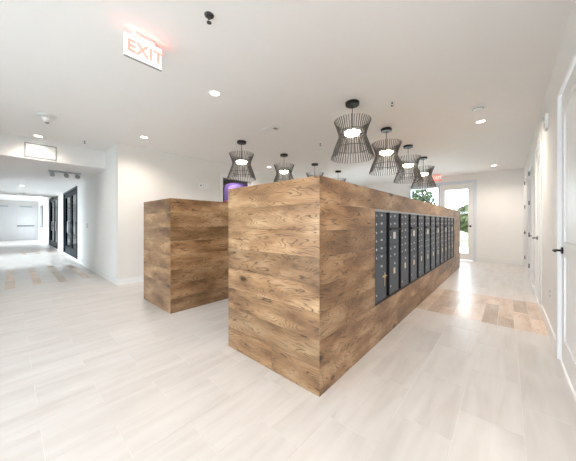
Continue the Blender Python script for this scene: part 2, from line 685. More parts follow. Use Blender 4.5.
# ------------------------------------------------------------------ wooden mail kiosks
T = 0.022
ROWS = 8
KH = 1.555
RH = KH / ROWS
PG = 0.0012


def clad_plank(parent, origin, udir, ndir, u0, u1, z0, z1, m0, m1, proud=0.0):
    """board on a vertical face: u along the face, outward normal ndir; m0/m1 = mitred ends"""
    L = u1 - u0
    h = (z1 - z0) - PG
    a0 = -L / 2 + (0 if m0 else PG / 2)
    a1 = L / 2 - (0 if m1 else PG / 2)
    b0 = a0 + (T if m0 else 0)
    b1 = a1 - (T if m1 else 0)
    v, f = [], []
    p = proud
    # local X along board, local Z up, local -Y outward
    for (xa, xb, y) in ((a0 - (p if m0 else 0), a1 + (p if m1 else 0), -p), (b0, b1, T)):
        v += [(xa, y, -h / 2), (xb, y, -h / 2), (xb, y, h / 2), (xa, y, h / 2)]
    f = [(0, 1, 2, 3), (7, 6, 5, 4), (0, 4, 5, 1), (1, 5, 6, 2), (2, 6, 7, 3), (3, 7, 4, 0)]
    mb = MB()
    mb.v, mb.f, mb.sm = v, f, [False] * 6
    o = mb.build('plank', 'oak', parent, 0.0006)
    c = Vector(origin) + Vector(udir) * ((u0 + u1) / 2) + Vector((0, 0, (z0 + z1) / 2))
    n = Vector(ndir)
    u = Vector(udir)
    o.matrix_local = Matrix(((u.x, -n.x, 0, c.x), (u.y, -n.y, 0, c.y), (0, 0, 1, c.z), (0, 0, 0, 1)))
    return o


def clad_face(parent, origin, udir, ndir, length, hole=None, rnd=None, short=False):
    for r in range(ROWS):
        spans = [(0.0, length)]
        if hole and 2 <= r <= 6:
            spans = [(0.0, hole[0]), (hole[1], length)]
        for (s, e) in spans:
            cuts = [s]
            if not short:
                u = s + rnd.uniform(0.9, 2.3)
                while u < e - 0.45:
                    cuts.append(u)
                    u += rnd.uniform(1.4, 2.4)
            elif rnd.random() < 0.4 and r in (0, 1, 4):
                cuts.append(s + (e - s) * rnd.uniform(0.4, 0.7))
            cuts.append(e)
            for a, b in zip(cuts, cuts[1:]):
                clad_plank(parent, origin, udir, ndir, a, b, r * RH, (r + 1) * RH, a == 0.0, b == length, rnd.uniform(0, 0.0008))


MY0, MY1 = 2.412, 7.272           # mailbox opening along y
MZ0, MZ1 = 2 * RH, 7 * RH
REC = 0.19


def kiosk(K, label, hole, seed):
    x0, x1, y0, y1 = K
    rt = root('mail_kiosk', ((x0 + x1) / 2, y0, 0), label, 'kiosk', 'wood-clad mail kiosks')
    cx = (x0 + x1) / 2
    w, L = x1 - x0, y1 - y0
    hw = w / 2
    core = MB()
    e = 0.0006
    if hole:
        h0, h1 = hole
        core.box((-hw + T, T, 0), (hw - REC, L - T, KH - T))
        core.box((hw - REC, T, 0), (hw - T, L - T, MZ0))
        core.box((hw - REC, T, MZ1), (hw - T, L - T, KH - T))
        core.box((hw - REC, T, MZ0), (hw - T, h0, MZ1))
        core.box((hw - REC, h1, MZ0), (hw - T, L - T, MZ1))
    else:
        core.box((-hw + T, T, 0), (hw - T, L - T, KH - T))
    core.build('core', 'dark_grey', rt)
    rnd = random.Random(seed)
    clad_face(rt, (-hw, 0, 0), (1, 0, 0), (0, -1, 0), w, None, rnd, True)
    clad_face(rt, (hw, 0, 0), (0, 1, 0), (1, 0, 0), L, hole, rnd)
    clad_face(rt, (hw, L, 0), (-1, 0, 0), (0, 1, 0), w, None, rnd, True)
    clad_face(rt, (-hw, L, 0), (0, -1, 0), (-1, 0, 0), L, None, rnd)
    # top boards
    n = 5
    for i in range(n):
        a = -hw + T + (w - 2 * T) * i / n
        b = -hw + T + (w - 2 * T) * (i + 1) / n
        wd = b - a - PG
        o = MB().box((-(L - 2 * T) / 2, -T, -wd / 2), ((L - 2 * T) / 2, -0.002, wd / 2)).build('top_board', 'oak', rt)
        o.matrix_local = Matrix(((0, 0, 1, (a + b) / 2), (1, 0, 0, L / 2), (0, 1, 0, KH), (0, 0, 0, 1)))
    return rt


kiosk(KA, 'long wood-clad kiosk in front with dark mailboxes along its aisle side', (MY0 - KA[2], MY1 - KA[2]), 3)
kiosk(KB, 'plain wood-clad kiosk standing behind, near the beige wall', None, 11)

# ------------------------------------------------------------------ mailbox columns
NCOL = 12
CWD = (MY1 - MY0) / NCOL
MH = MZ1 - MZ0
ORD = ['first', 'second', 'third', 'fourth', 'fifth', 'sixth', 'seventh', 'eighth', 'ninth', 'tenth', 'eleventh', 'last']
door_cache = {}


def mail_door(rt, z0, z1, lock_z=None, plate=True, big=False, sticker=None, key=False):
    """local frame: x outward (+), y along, origin at unit's front-bottom-near corner"""
    dw = CWD * 0.76
    h = z1 - z0 - 0.005
    k = (round(h, 3),)
    if k not in door_cache:
        door_cache[k] = MB().box((-0.018, -dw / 2, -h / 2), (0.0, dw / 2, h / 2)).mesh('door', 0.002)
    d = link('door', door_cache[k], 'mailbox_metal', rt, (-0.004, 0.008 + dw / 2, (z0 + z1) / 2))
    if 'lock' not in door_cache:
        door_cache['lock'] = MB().lathe([(0.011, 0), (0.011, 0.004), (0.008, 0.006)], 12, axis='x').mesh('lock')
        door_cache['plate'] = MB().box((0, -0.02, -0.010), (0.002, 0.02, 0.010)).mesh('number_plate')
    lz = 0 if lock_z is None else lock_z
    link('lock', door_cache['lock'], 'silver', d, (0.0, -dw / 2 + 0.035, lz))
    if plate:
        link('number_plate', door_cache['plate'], 'silver', d, (0.0, 0.02, 0.008 if not big else h / 2 - 0.05))
    if sticker:
        s = {'white': (0.04, 0.04, 'sticker_white'), 'cream': (0.03, 0.035, 'sticker_cream')}[sticker]
        MB().box((0, -s[0], -s[1]), (0.0015, s[0], s[1])).build('sticker', s[2], d, 0, (0.0, 0.01, 0.02 if not big else 0.06))
    if key:
        mk = MB()
        mk.tube([(0.012, 0, 0.0), (0.03, 0, 0.0)], 0.006)
        mk.lathe([(0.022, 0), (0.022, 0.003)], 14, (0.03, 0, 0.0), 'x')
        mk.box((0.028, -0.06, -0.004), (0.032, 0.06, 0.004))
        mk.box((0.028, -0.005, -0.10), (0.032, 0.005, 0.04))
        mk.build('key_ring', 'brass', d, 0, (0.0, 0.03, 0.05))
    return d


def mail_column(i):
    kind = i % 2
    extra = ('with keys hanging in its lower door, nearest the kiosk corner' if i == 0 else
             'with outgoing slot and white sticker' if kind else 'with a full run of small doors')
    lab = '%s dark mailbox column from the near corner, %s' % (ORD[i], extra)
    if i == 0:
        lab = 'dark mailbox column %s' % extra
    rt = root('mailbox_unit', (KA[1], MY0 + CWD * i, MZ0), lab, 'mailbox', 'mailbox columns in the kiosk side')
    m = 0.001
    cab = MB()
    dpt = REC - 0.004
    y0, y1 = m, CWD - m
    cab.box((-dpt, y0, m), (-0.03, y1, MH - m))                       # carcass, set back
    cab.box((-0.03, y0, m), (-0.002, y0 + 0.007, MH - m))            # near flange
    cab.box((-0.03, y1 - 0.006, m), (-0.006, y1, MH - m))
    cab.box((-0.03, y0, m), (-0.002, y1, 0.018))
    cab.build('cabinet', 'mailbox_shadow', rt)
    MB().box((-0.03, y0, MH - 0.022), (0.002, y1, MH - m)).build('top_trim', 'track_metal', rt)
    top = MH - 0.025
    sm = 0.0862
    z = top
    if kind == 0:
        for k in range(6):
            mail_door(rt, z - sm, z)
            z -= sm
        mail_door(rt, 0.02, z, lock_z=-0.13, big=True, sticker=None if i == 0 else 'cream', key=(i == 0))
    else:
        for k in range(2):
            mail_door(rt, z - sm, z)
            z -= sm
        dw = CWD * 0.76
        sl = MB().box((-0.02, 0.008, z - 0.022), (0.018, 0.008 + dw, z - 0.003))
        sl.build('mail_slot', 'black_metal', rt)
        z -= 0.024
        mail_door(rt, z - 0.165, z, plate=False, sticker='white')
        z -= 0.165
        for k in range(2):
            mail_door(rt, z - sm, z)
            z -= sm
        mail_door(rt, 0.02, z, lock_z=-0.1, big=True, sticker='cream')


for i in range(NCOL):
    mail_column(i)

# ------------------------------------------------------------------ pendants
NS = 44


def make_pendant(z_top):
    rt = root('pendant_lamp', (0, 0, z_top), '', 'pendant lamp', 'black slatted hourglass pendants')
    MB().lathe([(0.088, 0), (0.088, -0.036), (0.082, -0.042)], 28).build('canopy', 'black_metal', rt)
    MB().tube([(0, 0, -0.04), (0, 0, -0.36)], 0.0045, 8).build('cord', 'black_metal', rt)
    # radii and heights of the hourglass
    zt, zw, zb = -0.245, -0.445, -0.735
    rt_, rw, rb = 0.235, 0.172, 0.275
    wd, th = 0.0044, 0.0035
    prof = [(rt_, zt), (rt_ - 0.028, zt - 0.07), (rt_ - 0.052, zt - 0.14), (rw, zw), (rw + 0.018, zw - 0.05), (rw + 0.060, zw - 0.16), (rb, zb)]
    mb = MB()
    for (r, z) in prof:
        mb.v += [(r - th, -wd, z), (r + th, -wd, z), (r + th, wd, z), (r - th, wd, z)]
    for j in range(len(prof) - 1):
        for i in range(4):
            i2 = (i + 1) % 4
            mb.f.append((j * 4 + i, j * 4 + i2, j * 4 + 4 + i2, j * 4 + 4 + i))
            mb.sm.append(False)
    q = (len(prof) - 1) * 4
    mb.f += [(0, 3, 2, 1), (q, q + 1, q + 2, q + 3)]
    mb.sm += [False, False]
    me = mb.mesh('slat')
    for k in range(NS):
        o = link('slat', me, 'slat_black', rt)
        o.rotation_euler = (0, 0, 2 * math.pi * k / NS)
    for (r, z) in ((rt_ - 0.054, zt - 0.14), (rw + 0.052, zw - 0.16)):
        MB().lathe([(r - 0.006, z - 0.004), (r - 0.010, z - 0.004), (r - 0.010, z + 0.004), (r - 0.006, z + 0.004)], 32, close=True).build('hoop', 'slat_black', rt)
    MB().lathe([(0.03, -0.34), (0.04, -0.362), (0.095, -0.372), (0.103, -0.384), (0.103, -0.388)], 28).build('light_block_cap', 'slat_black', rt)  # opaque cap added to keep the diffuser's light off the ceiling
    MB().lathe([(0.10, -0.388), (0.10, -0.408), (0.085, -0.425), (0.04, -0.436), (0.005, -0.438)], 28).build('diffuser', 'lamp_lens', rt)
    return rt


pl = {(0, 0): 'nearest and largest slatted black pendant over the long kiosk', (0, 1): 'second slatted black pendant from the camera over the long kiosk',
      (0, 2): 'third slatted black pendant from the camera over the long kiosk', (0, 3): 'farthest slatted black pendant over the long kiosk, by the red exit sign',
      (1, 0): 'slatted black pendant in front of the purple doorway', (1, 1): 'slatted black pendant half hidden just above the front kiosk edge',
      (1, 2): 'slatted black pendant mostly hidden behind the front kiosk corner', (1, 3): 'farthest slatted black pendant of the hidden row, only its canopy showing'}
proto = make_pendant(CEIL)
for (row, xs) in ((0, -1.52), (1, -3.85)):
    for k in range(4):
        o = proto if (row, k) == (0, 0) else copy_tree(proto)
        o.location = (xs, 2.98 + 1.215 * k, CEIL)
        o['label'] = pl[(row, k)]

# ------------------------------------------------------------------ ceiling fittings
def spot(parent, power, color, z=-0.01, ang=150, blend=1.0, r=0.05):
    l = bpy.data.lights.new('lamp', 'SPOT')
    l.energy = power
    l.color = color
    l.spot_size = math.radians(ang)
    l.spot_blend = blend
    l.shadow_soft_size = r
    o = bpy.data.objects.new('lamp', l)
    col.objects.link(o)
    o.parent = parent
    o.location = (0, 0, z)
    return o


def downlight(x, y, z, label, power=DOWN_W, color=LAMP_SOFT):
    rt = root('recessed_downlight', (x, y, z), label, 'downlight', 'recessed downlights')
    MB().lathe([(0.052, 0.0), (0.072, 0.0), (0.072, -0.004), (0.056, -0.007)], 24, close=True).build('trim_ring', 'plastic_white', rt)
    MB().lathe([(0.052, -0.0005), (0.052, -0.003), (0.03, -0.005)], 24).build('lens', 'down_lens', rt)
    spot(rt, power, color, -0.02)
    return rt


downlight(-2.66, 1.655, CEIL, 'round recessed downlight in the ceiling between the two kiosks')
downlight(-4.99, 1.635, CEIL, 'round recessed downlight near the beige wall corner', 90)
downlight(-5.03, 4.85, CEIL, 'round recessed downlight seen beside the half hidden pendant')
downlight(-0.31, 4.86, CEIL, 'round recessed downlight over the aisle beside the smoke detector', 165)
downlight(-0.28, 8.83, CEIL, 'round recessed downlight at the far end of the aisle', 100)
downlight(-6.36, 0.34, CEIL, 'bright recessed downlight right against the white header beam', 42)
downlight(-11.57, 0.25, SOF, 'nearer round downlight in the lowered corridor soffit')
downlight(-15.0, 0.22, SOF, 'farther round downlight in the lowered corridor soffit')
downlight(-22.5, 0.30, CEIL, 'round downlight near the corridor double doors', 90)
# those out of the frame, on the same grid
for (x, y) in ((-2.66, -1.9), (-0.31, 0.9)):
    downlight(x, y, CEIL, 'round recessed downlight behind the viewpoint, ' + ('beside the right wall' if x > -1 else 'in the middle of the ceiling'), 120 if x > -1 else 45)


def text_mesh(body, size, depth_, name):
    cu = bpy.data.curves.new(name, 'FONT')
    cu.body = body
    cu.size = size
    cu.extrude = depth_
    cu.align_x = 'CENTER'
    cu.align_y = 'CENTER'
    cu.space_character = 1.08
    cu.offset = size * 0.028
    tmp = bpy.data.objects.new(name, cu)
    col.objects.link(tmp)
    bpy.context.view_layer.update()
    me = bpy.data.meshes.new_from_object(tmp.evaluated_get(bpy.context.evaluated_depsgraph_get()))
    bpy.data.objects.remove(tmp)
    bpy.data.curves.remove(cu)
    return me


def exit_sign(loc, rz, label, red, w=0.32, h=0.19):
    """local: panel in the xz plane, reading side towards -y"""
    rt = root('exit_sign', loc, label, 'exit sign', None, rz)
    MB().box((-w * 0.28, -0.035, -0.016), (w * 0.28, 0.035, 0.012)).build('canopy', 'plastic_white', rt, 0.003)
    MB().box((-w / 2, -0.012, -0.026), (w / 2, 0.012, -0.016)).build('top_rail', 'plastic_white', rt)
    MB().box((-w / 2, -0.009, -0.026 - h), (w / 2, 0.009, -0.026)).build('panel', 'exit_panel' if red == 'exit_red' else 'exit_red_far', rt, 0.002)
    me = text_mesh('EXIT', 0.148 * h / 0.19, 0.002, 'lettering')
    t = link('lettering', me, red if red == 'exit_red' else 'exit_panel', rt)
    t.rotation_euler = (R90, 0, 0)
    t.scale = (0.92, 1.0, 1.0)
    t.location = (0.012, -0.0105, -0.026 - h * 0.5)
    MB().box((-w / 2, -0.010, -0.030 - h), (w / 2, 0.010, -0.026 - h)).build('bottom_rail', 'plastic_grey', rt)
    return rt


ex = exit_sign((-2.32, 0.757, CEIL - 0.012), R90, 'white edge-lit EXIT sign with pale red letters on the ceiling', 'exit_red', 0.29, 0.178)
gl = bpy.data.lights.new('lamp', 'AREA')
gl.shape = 'RECTANGLE'
gl.size, gl.size_y = 0.30, 0.03
gl.energy = 0.3
gl.color = (1.0, 0.12, 0.09)
go = bpy.data.objects.new('lamp', gl)
col.objects.link(go)
go.parent = ex
go.location = (0.0, -0.03, -0.05)
go.rotation_euler = (math.pi, 0, 0)
exit_sign((-1.72, 9.15, CEIL - 0.012), 0, 'small glowing red EXIT sign near the glazed entrance', 'exit_red_far', 0.26, 0.18)


def sprinkler(x, y, z, label, plate='plastic_white', s=1.0):
    rt = root('sprinkler_head', (x, y, z), label, 'sprinkler', 'ceiling sprinkler heads')
    MB().lathe([(0.036 * s, 0), (0.034 * s, -0.006 * s), (0.022 * s, -0.012 * s)], 20).build('escutcheon', plate, rt)
    m = MB().lathe([(0.010 * s, -0.010 * s), (0.010 * s, -0.03 * s)], 10)
    m.tube([(0.010 * s, 0, -0.028 * s), (0.016 * s, 0, -0.04 * s), (0, 0, -0.058 * s)], 0.0025 * s, 6)
    m.tube([(-0.010 * s, 0, -0.028 * s), (-0.016 * s, 0, -0.04 * s), (0, 0, -0.058 * s)], 0.0025 * s, 6)
    m.build('frame', 'dark_grey', rt)
    MB().lathe([(0.018 * s, -0.056 * s), (0.018 * s, -0.059 * s)], 14).build('deflector', 'dark_grey', rt)
    return rt


sprinkler(-1.695, 1.005, CEIL, 'dark sprinkler head at the top of the ceiling right of the exit sign', 'dark_grey', 1.0)
sprinkler(-1.12, 3.30, CEIL, 'small sprinkler head right of the nearest pendant')
sprinkler(-2.75, 4.05, CEIL, 'small sprinkler head left of the nearest pendant')
sprinkler(-6.05, 0.95, CEIL, 'small sprinkler head near the corridor header')

rt = root('smoke_detector', (-0.30, 4.25, CEIL), 'round white smoke detector on the aisle ceiling', 'smoke detector')
MB().lathe([(0.085, 0), (0.085, -0.012), (0.078, -0.018)], 28).build('base', 'plastic_white', rt)
MB().lathe([(0.06, -0.018), (0.055, -0.042), (0.035, -0.052), (0.01, -0.054)], 28).build('chamber', 'plastic_white', rt)
MB().lathe([(0.063, -0.020), (0.063, -0.028)], 28).build('grille', 'plastic_grey', rt)

rt = root('dome_camera', (-5.06, 0.36, CEIL), 'white ceiling dome fitting with dark tip before the header beam', 'ceiling dome')
MB().lathe([(0.115, 0), (0.115, -0.015), (0.105, -0.022)], 28).build('base', 'plastic_white', rt)
MB().lathe([(0.06, -0.020), (0.056, -0.06), (0.045, -0.085), (0.03, -0.10)], 24).build('housing', 'plastic_white', rt)
MB().lathe([(0.028, -0.098), (0.022, -0.115), (0.008, -0.122)], 16).build('lens', 'plastic_grey', rt)

rt = root('vent_box', (-2.96, 2.89, CEIL), 'flat white ceiling box with a small dark grille beside the pendants', 'ceiling box')
MB().box((-0.15, -0.08, -0.022), (0.15, 0.08, 0)).build('housing', 'plastic_white', rt, 0.006)
MB().box((0.07, -0.02, -0.026), (0.13, 0.06, -0.020)).build('grille', 'plastic_grey', rt)

# grille on header beam
rt = root('air_grille', (XB, 0.39, 2.44), 'white rectangular air grille on the header beam', 'air grille')
g = MB().box((0, -0.215, 0), (0.012, 0.215, 0.012)).box((0, -0.215, 0.25), (0.012, 0.215, 0.262))
g.box((0, -0.215, 0), (0.012, -0.203, 0.262)).box((0, 0.203, 0), (0.012, 0.215, 0.262))
g.build('frame', 'plastic_grey', rt)
MB().box((0, -0.203, 0.012), (0.004, 0.203, 0.25)).build('backing', 'plastic_white', rt)
for k in range(9):
    MB().prism([(0.004, 0), (0.012, -0.008), (0.012, -0.005), (0.004, 0.004)], -0.2, 0.2, 'y').build('louvre', 'plastic_white', rt, 0, (0, 0, 0.03 + k * 0.025))

# track light under the soffit
rt = root('track_light', (-7.66, 0.85, SOF), 'grey track light with three spot heads under the corridor soffit', 'track light')
MB().box((-0.02, -0.28, -0.035), (0.02, 0.28, 0)).build('rail', 'track_metal', rt, 0.003)
for yy in (-0.22, 0.02, 0.22):
    hd = MB().lathe([(0.038, -0.075), (0.042, 0.0), (0.042, 0.055), (0.02, 0.07)], 16, axis='x').build('spot_head', 'track_metal', rt, 0, (0, yy, -0.085))
    hd.rotation_euler = (0, 0.5, 0)
    MB().tube([(0, 0, 0), (0, 0, 0.07)], 0.008, 6).build('stem', 'track_metal', hd)

# soffit access panel
# ------------------------------------------------------------------ doors on the right wall
def lever(parent, n, u, z, du):
    m = MB().lathe([(0.030, 0), (0.030, 0.008), (0.026, 0.011)], 18, (n, u, z), 'x')
    r = m.build('rose', 'black_metal', parent)
    m = MB().tube([(n + 0.008, u, z), (n + 0.058, u, z)], 0.0095, 10)
    m.tube([(n + 0.055, u - du * 0.008, z), (n + 0.058, u + du * 0.03, z), (n + 0.058, u + du * 0.12, z)], 0.0085, 10)
    m.build('lever', 'black_metal', r)


def panel_door(y0, y1, latch, label, idx):
    """local: +x into the room (wall plane x=0), y along the wall"""
    w = y1 - y0
    rt = root('door_%d' % idx, (XR, (y0 + y1) / 2, 0), label, 'door', None, math.pi, 'structure')
    h = DH
    hw = w / 2
    cw, ct = 0.09, 0.016
    for s in (-1, 1):
        a, b = sorted((s * (hw - 0.006), s * (hw + cw)))
        MB().box((0, a, 0), (ct, b, h + cw)).build('casing', 'trim_white', rt, 0.003)
        a, b = sorted((s * (hw - 0.012), s * hw))
        MB().box((-0.13, a, 0), (0, b, h)).build('jamb', 'trim_white', rt)
    MB().box((0, -hw + 0.006, h - 0.006), (ct, hw - 0.006, h + cw)).build('casing', 'trim_white', rt, 0.003)
    n0, n1 = -0.052, -0.010
    g = 0.015
    b0, b1 = -hw + g, hw - g
    st = 0.115
    zb, zl, zm, zt = 0.21, 0.93, 1.06, h - 0.13
    fr = MB()
    fr.box((n0, b0, 0.008), (n1, b0 + st, h - 0.008)).box((n0, b1 - st, 0.008), (n1, b1, h - 0.008))
    fr.box((n0, b0 + st, 0.008), (n1, b1 - st, zb)).box((n0, b0 + st, zl), (n1, b1 - st, zm))
    # arched top rail
    c0, c1 = b0 + st, b1 - st
    arch = [(c0, h - 0.008), (c0, zt - 0.09)]
    for k in range(9):
        t = k / 8
        arch.append((c0 + (c1 - c0) * t, zt - 0.09 + 0.09 * math.sin(math.pi * t)))
    arch += [(c1, h - 0.008)]
    fr.prism(arch, n0, n1, 'x')
    fr.build('door_frame', 'door_white', rt)
    npk = 5
    pw = (c1 - c0) / npk
    for (za, zz) in ((zb, zl), (zm, zt)):
        for k in range(npk):
            MB().box((n0 + 0.01, c0 + k * pw + 0.003, za), (n1 - 0.012, c0 + (k + 1) * pw - 0.003, zz)).build('plank', 'door_white', rt, 0.003)
    MB().box((n0 + 0.004, c0, zb), (n0 + 0.012, c1, zt)).build('backing', 'door_white', rt)
    # in this turned frame local -y points to the far end of the wall
    ls = -1 if latch == 'far' else 1
    lever(rt, n1, ls * (hw - g - 0.06), 0.98, -ls)
    for z in (0.30, 0.97, 1.65, 2.28):
        MB().tube([(0.004, -ls * (hw - 0.010), z - 0.045), (0.004, -ls * (hw - 0.010), z + 0.045)], 0.009, 8).build('hinge', 'black_metal', rt)
    return rt


panel_door(2.37, 3.27, 'far', 'nearest white plank-panel door at the right edge with black lever', 1)
panel_door(4.83, 5.68, 'far', 'second white door along the right wall, past the fire strobe', 2)
panel_door(6.35, 7.42, 'near', 'third white door along the right wall', 3)
panel_door(8.22, 9.14, 'near', 'farthest white door on the right wall beside the end wall', 4)


def strobe(loc, rz, label, s=1.0):
    """local: +x out of the wall"""
    rt = root('alarm_strobe', loc, label, 'fire alarm', None, rz)
    MB().box((0, -0.065 * s, -0.085 * s), (0.03, 0.065 * s, 0.085 * s)).build('housing', 'plastic_white', rt, 0.004)
    MB().box((0.03, -0.04 * s, 0.01 * s), (0.05, 0.04 * s, 0.06 * s)).build('lens', 'silver', rt, 0.006)
    MB().box((0.03, -0.045 * s, -0.065 * s), (0.033, 0.045 * s, -0.02 * s)).build('sounder', 'plastic_grey', rt)


strobe((XR, 4.13, 2.39), math.pi, 'white fire alarm strobe high on the right wall')
rt = root('alarm_strobe', (XL, 3.20, 2.14), 'white double wall plate on the beige wall left of the doorway', 'fire alarm')
for yy in (-0.075, 0.075):
    MB().box((0, yy - 0.07, -0.075), (0.018, yy + 0.07, 0.075)).build('plate', 'plastic_white', rt, 0.004)
MB().lathe([(0.022, 0.018), (0.018, 0.026)], 14, (0, -0.06, 0.01), 'x').build('button', 'plastic_grey', rt)
MB().lathe([(0.014, 0.018), (0.010, 0.024)], 14, (0, 0.06, 0.01), 'x').build('button', 'silver', rt)
rt = root('power_outlet', (XR, 3.87, 0.46), 'white outlet plate low on the right wall', 'outlet', None, math.pi)
MB().box((0, -0.036, -0.058), (0.006, 0.036, 0.058)).build('plate', 'plastic_white', rt, 0.002)
for zz in (-0.024, 0.024):
    MB().box((0.006, -0.016, zz - 0.014), (0.008, 0.016, zz + 0.014)).build('socket', 'plastic_grey', rt)
rt = root('light_switch', (-8.6, YC, 1.15), 'small white switch plate on the corridor wall', 'switch', None, -R90)
MB().box((0, -0.036, -0.058), (0.006, 0.036, 0.058)).build('plate', 'plastic_grey', rt, 0.002)
MB().box((0.006, -0.014, -0.03), (0.010, 0.014, 0.03)).build('rocker', 'plastic_white', rt, 0.002)

# ------------------------------------------------------------------ far entrance
rt = root('door_5', (-1.27, YF, 0), 'white framed glazed entrance door at the far end', 'door', kind='structure')
hw = 0.445
f = MB()
f.box((-hw, 0.03, 0.01), (-hw + 0.13, 0.075, 2.44)).box((hw - 0.13, 0.03, 0.01), (hw, 0.075, 2.44))
f.box((-hw + 0.13, 0.03, 0.01), (hw - 0.13, 0.075, 0.24)).box((-hw + 0.13, 0.03, 2.32), (hw - 0.13, 0.075, 2.44))
f.build('door_frame', 'trim_white', rt)
MB().box((-hw + 0.13, 0.05, 0.24), (hw - 0.13, 0.056, 2.32)).build('pane', 'pane_clear', rt)
m = MB().box((hw - 0.088, 0.018, 1.09), (hw - 0.042, 0.03, 1.15))
m.tube([(hw - 0.065, 0.02, 1.12), (hw - 0.065, -0.035, 1.12), (hw - 0.20, -0.035, 1.12)], 0.011, 10)
m.build('lever', 'black_metal', rt)
c = MB().box((hw + 0.015, -0.016, 0), (hw + 0.095, 0, 2.60)).build('casing', 'frame_white_blue_shade', rt, 0.003)
MB().box((-1.50, -0.016, 2.50), (hw + 0.015, 0, 2.60)).build('casing', 'frame_white_blue_shade', rt, 0.003)
MB().box((hw, 0, 0), (hw + 0.03, 0.13, 2.5)).build('jamb', 'trim_white', rt)
MB().box((-hw - 0.005, 0, 2.445), (hw, 0.13, 2.5)).build('jamb', 'trim_white', rt)
rt = root('window_1', (-2.22, YF, 0), 'tall clear sidelight window beside the entrance door', 'window', kind='structure')
f = MB()
f.box((-0.50, 0.0, 0), (-0.44, 0.13, 2.5)).box((0.43, -0.02, 0), (0.50, 0.13, 2.5))
f.box((-0.44, 0.0, 2.44), (0.43, 0.13, 2.5)).box((-0.44, 0.0, 0), (0.43, 0.13, 0.08))
f.build('window_frame', 'frame_white_blue_shade', rt)
MB().box((-0.44, 0.06, 0.08), (0.43, 0.066, 2.44)).build('pane', 'pane_clear', rt)
MB().box((-0.58, -0.016, 0), (-0.50, 0, 2.60)).build('casing', 'trim_white', rt, 0.003)

# unseen windows, added for daylight, behind the camera and in the corridor's left wall
wi = 2
for (a, b, z0, z1) in BW:
    rt = root('window_%d' % wi, ((a + b) / 2, YN, 0), 'unseen wide window added in the wall behind the viewpoint', 'window', 'added windows behind the viewpoint', kind='structure')
    wi += 1
    hw = (b - a) / 2
    f = MB()
    f.box((-hw, -0.10, z0), (-hw + 0.05, -0.04, z1)).box((hw - 0.05, -0.10, z0), (hw, -0.04, z1)).box((-0.025, -0.10, z0), (0.025, -0.04, z1))
    f.box((-hw, -0.10, z0), (hw, -0.04, z0 + 0.05)).box((-hw, -0.10, z1 - 0.05), (hw, -0.04, z1))
    f.build('window_frame', 'trim_white', rt)
    for s in (-1, 1):
        p0, p1 = sorted((s * 0.025, s * (hw - 0.05)))
        MB().box((p0, -0.072, z0 + 0.05), (p1, -0.066, z1 - 0.05)).build('pane', 'pane_clear', rt)
for (a, b, z0, z1, yy, lab, gg) in [(*w, YK, 'unseen tall window in the left corridor wall', 'corridor windows') for w in CW] + [(*FW2, YF + 0.14, 'unseen low wide window added in the end wall behind the kiosks', 'added end wall windows')]:
    rt = root('window_%d' % wi, ((a + b) / 2, yy, 0), lab, 'window', gg, kind='structure')
    wi += 1
    hw = (b - a) / 2
    f = MB()
    f.box((-hw, -0.10, z0), (-hw + 0.05, -0.04, z1)).box((hw - 0.05, -0.10, z0), (hw, -0.04, z1)).box((-0.025, -0.10, z0), (0.025, -0.04, z1))
    f.box((-hw, -0.10, z0), (hw, -0.04, z0 + 0.05)).box((-hw, -0.10, z1 - 0.05), (hw, -0.04, z1))
    f.build('window_frame', 'trim_white', rt)
    for s in (-1, 1):
        p0, p1 = sorted((s * 0.025, s * (hw - 0.05)))
        MB().box((p0, -0.072, z0 + 0.05), (p1, -0.066, z1 - 0.05)).build('pane', 'pane_clear', rt)

# ------------------------------------------------------------------ corridor doors
def black_door(x0, x1, z0, z1, label, idx, leaves):
    """glazed door set in the corridor wall; local x along, reading side -y"""
    rt = root('door_%d' % idx, ((x0 + x1) / 2, YC, 0), label, 'door', kind='structure')
    hw = (x1 - x0) / 2
    fr = MB()
    t = 0.07
    fr.box((-hw, -0.02, z0), (-hw + t, 0.10, z1)).box((hw - t, -0.02, z0), (hw, 0.10, z1))
    fr.box((-hw + t, -0.02, z1 - t), (hw - t, 0.10, z1))
    fr.box((-hw + t, 0.0, z0), (hw - t, 0.10, z0 + 0.03))
    fr.build('outer_frame', 'frame_navy', rt)
    for (a, b) in leaves:
        a, b = a - (x0 + x1) / 2, b - (x0 + x1) / 2
        lf = MB()
        s = 0.16
        lf.box((a, 0.02, z0 + 0.03), (a + s, 0.07, z1 - t)).box((b - s, 0.02, z0 + 0.03), (b, 0.07, z1 - t))
        lf.box((a + s, 0.02, z0 + 0.03), (b - s, 0.07, z0 + 0.26)).box((a + s, 0.02, z1 - t - 0.14), (b - s, 0.07, z1 - t))
        le = lf.build('leaf', 'frame_navy', rt)
        MB().box((a + s, 0.04, z0 + 0.26), (b - s, 0.046, z1 - t - 0.14)).build('pane', 'pane_tinted', le)
        MB().tube([(b - 0.10, 0.02, 0.85), (b - 0.10, -0.05, 0.87), (b - 0.10, -0.05, 1.28), (b - 0.10, 0.02, 1.30)], 0.014, 8).build('pull_handle', 'silver', le)
    return rt


black_door(-13.0, -10.05, 0.08, SOF - 0.03, 'nearer black framed glazed door in the corridor', 6, [(-11.50, -10.12), (-12.93, -11.53)])
black_door(-18.2, -14.85, 0.06, 2.50, 'farther black framed glazed door in the corridor', 7, [(-16.5, -14.92), (-18.13, -16.53)])
# dim rooms behind the black doors
mb = MB()
mb.box((-19.5, 4.4, 0), (-9.2, 4.5, CEIL)).box((-19.6, 1.54, 0), (-19.5, 4.5, CEIL)).box((-9.3, 1.54, 0), (-9.2, 4.5, CEIL))
mb.box((-19.6, 1.54, CEIL), (-9.2, 4.5, CEIL + 0.1)).box((-19.6, 1.54, -0.1), (-9.2, 4.5, 0))
struct('wall_side_room', mb, 'plastic_grey', 'dim grey side room behind the black glazed doors', 'wall')

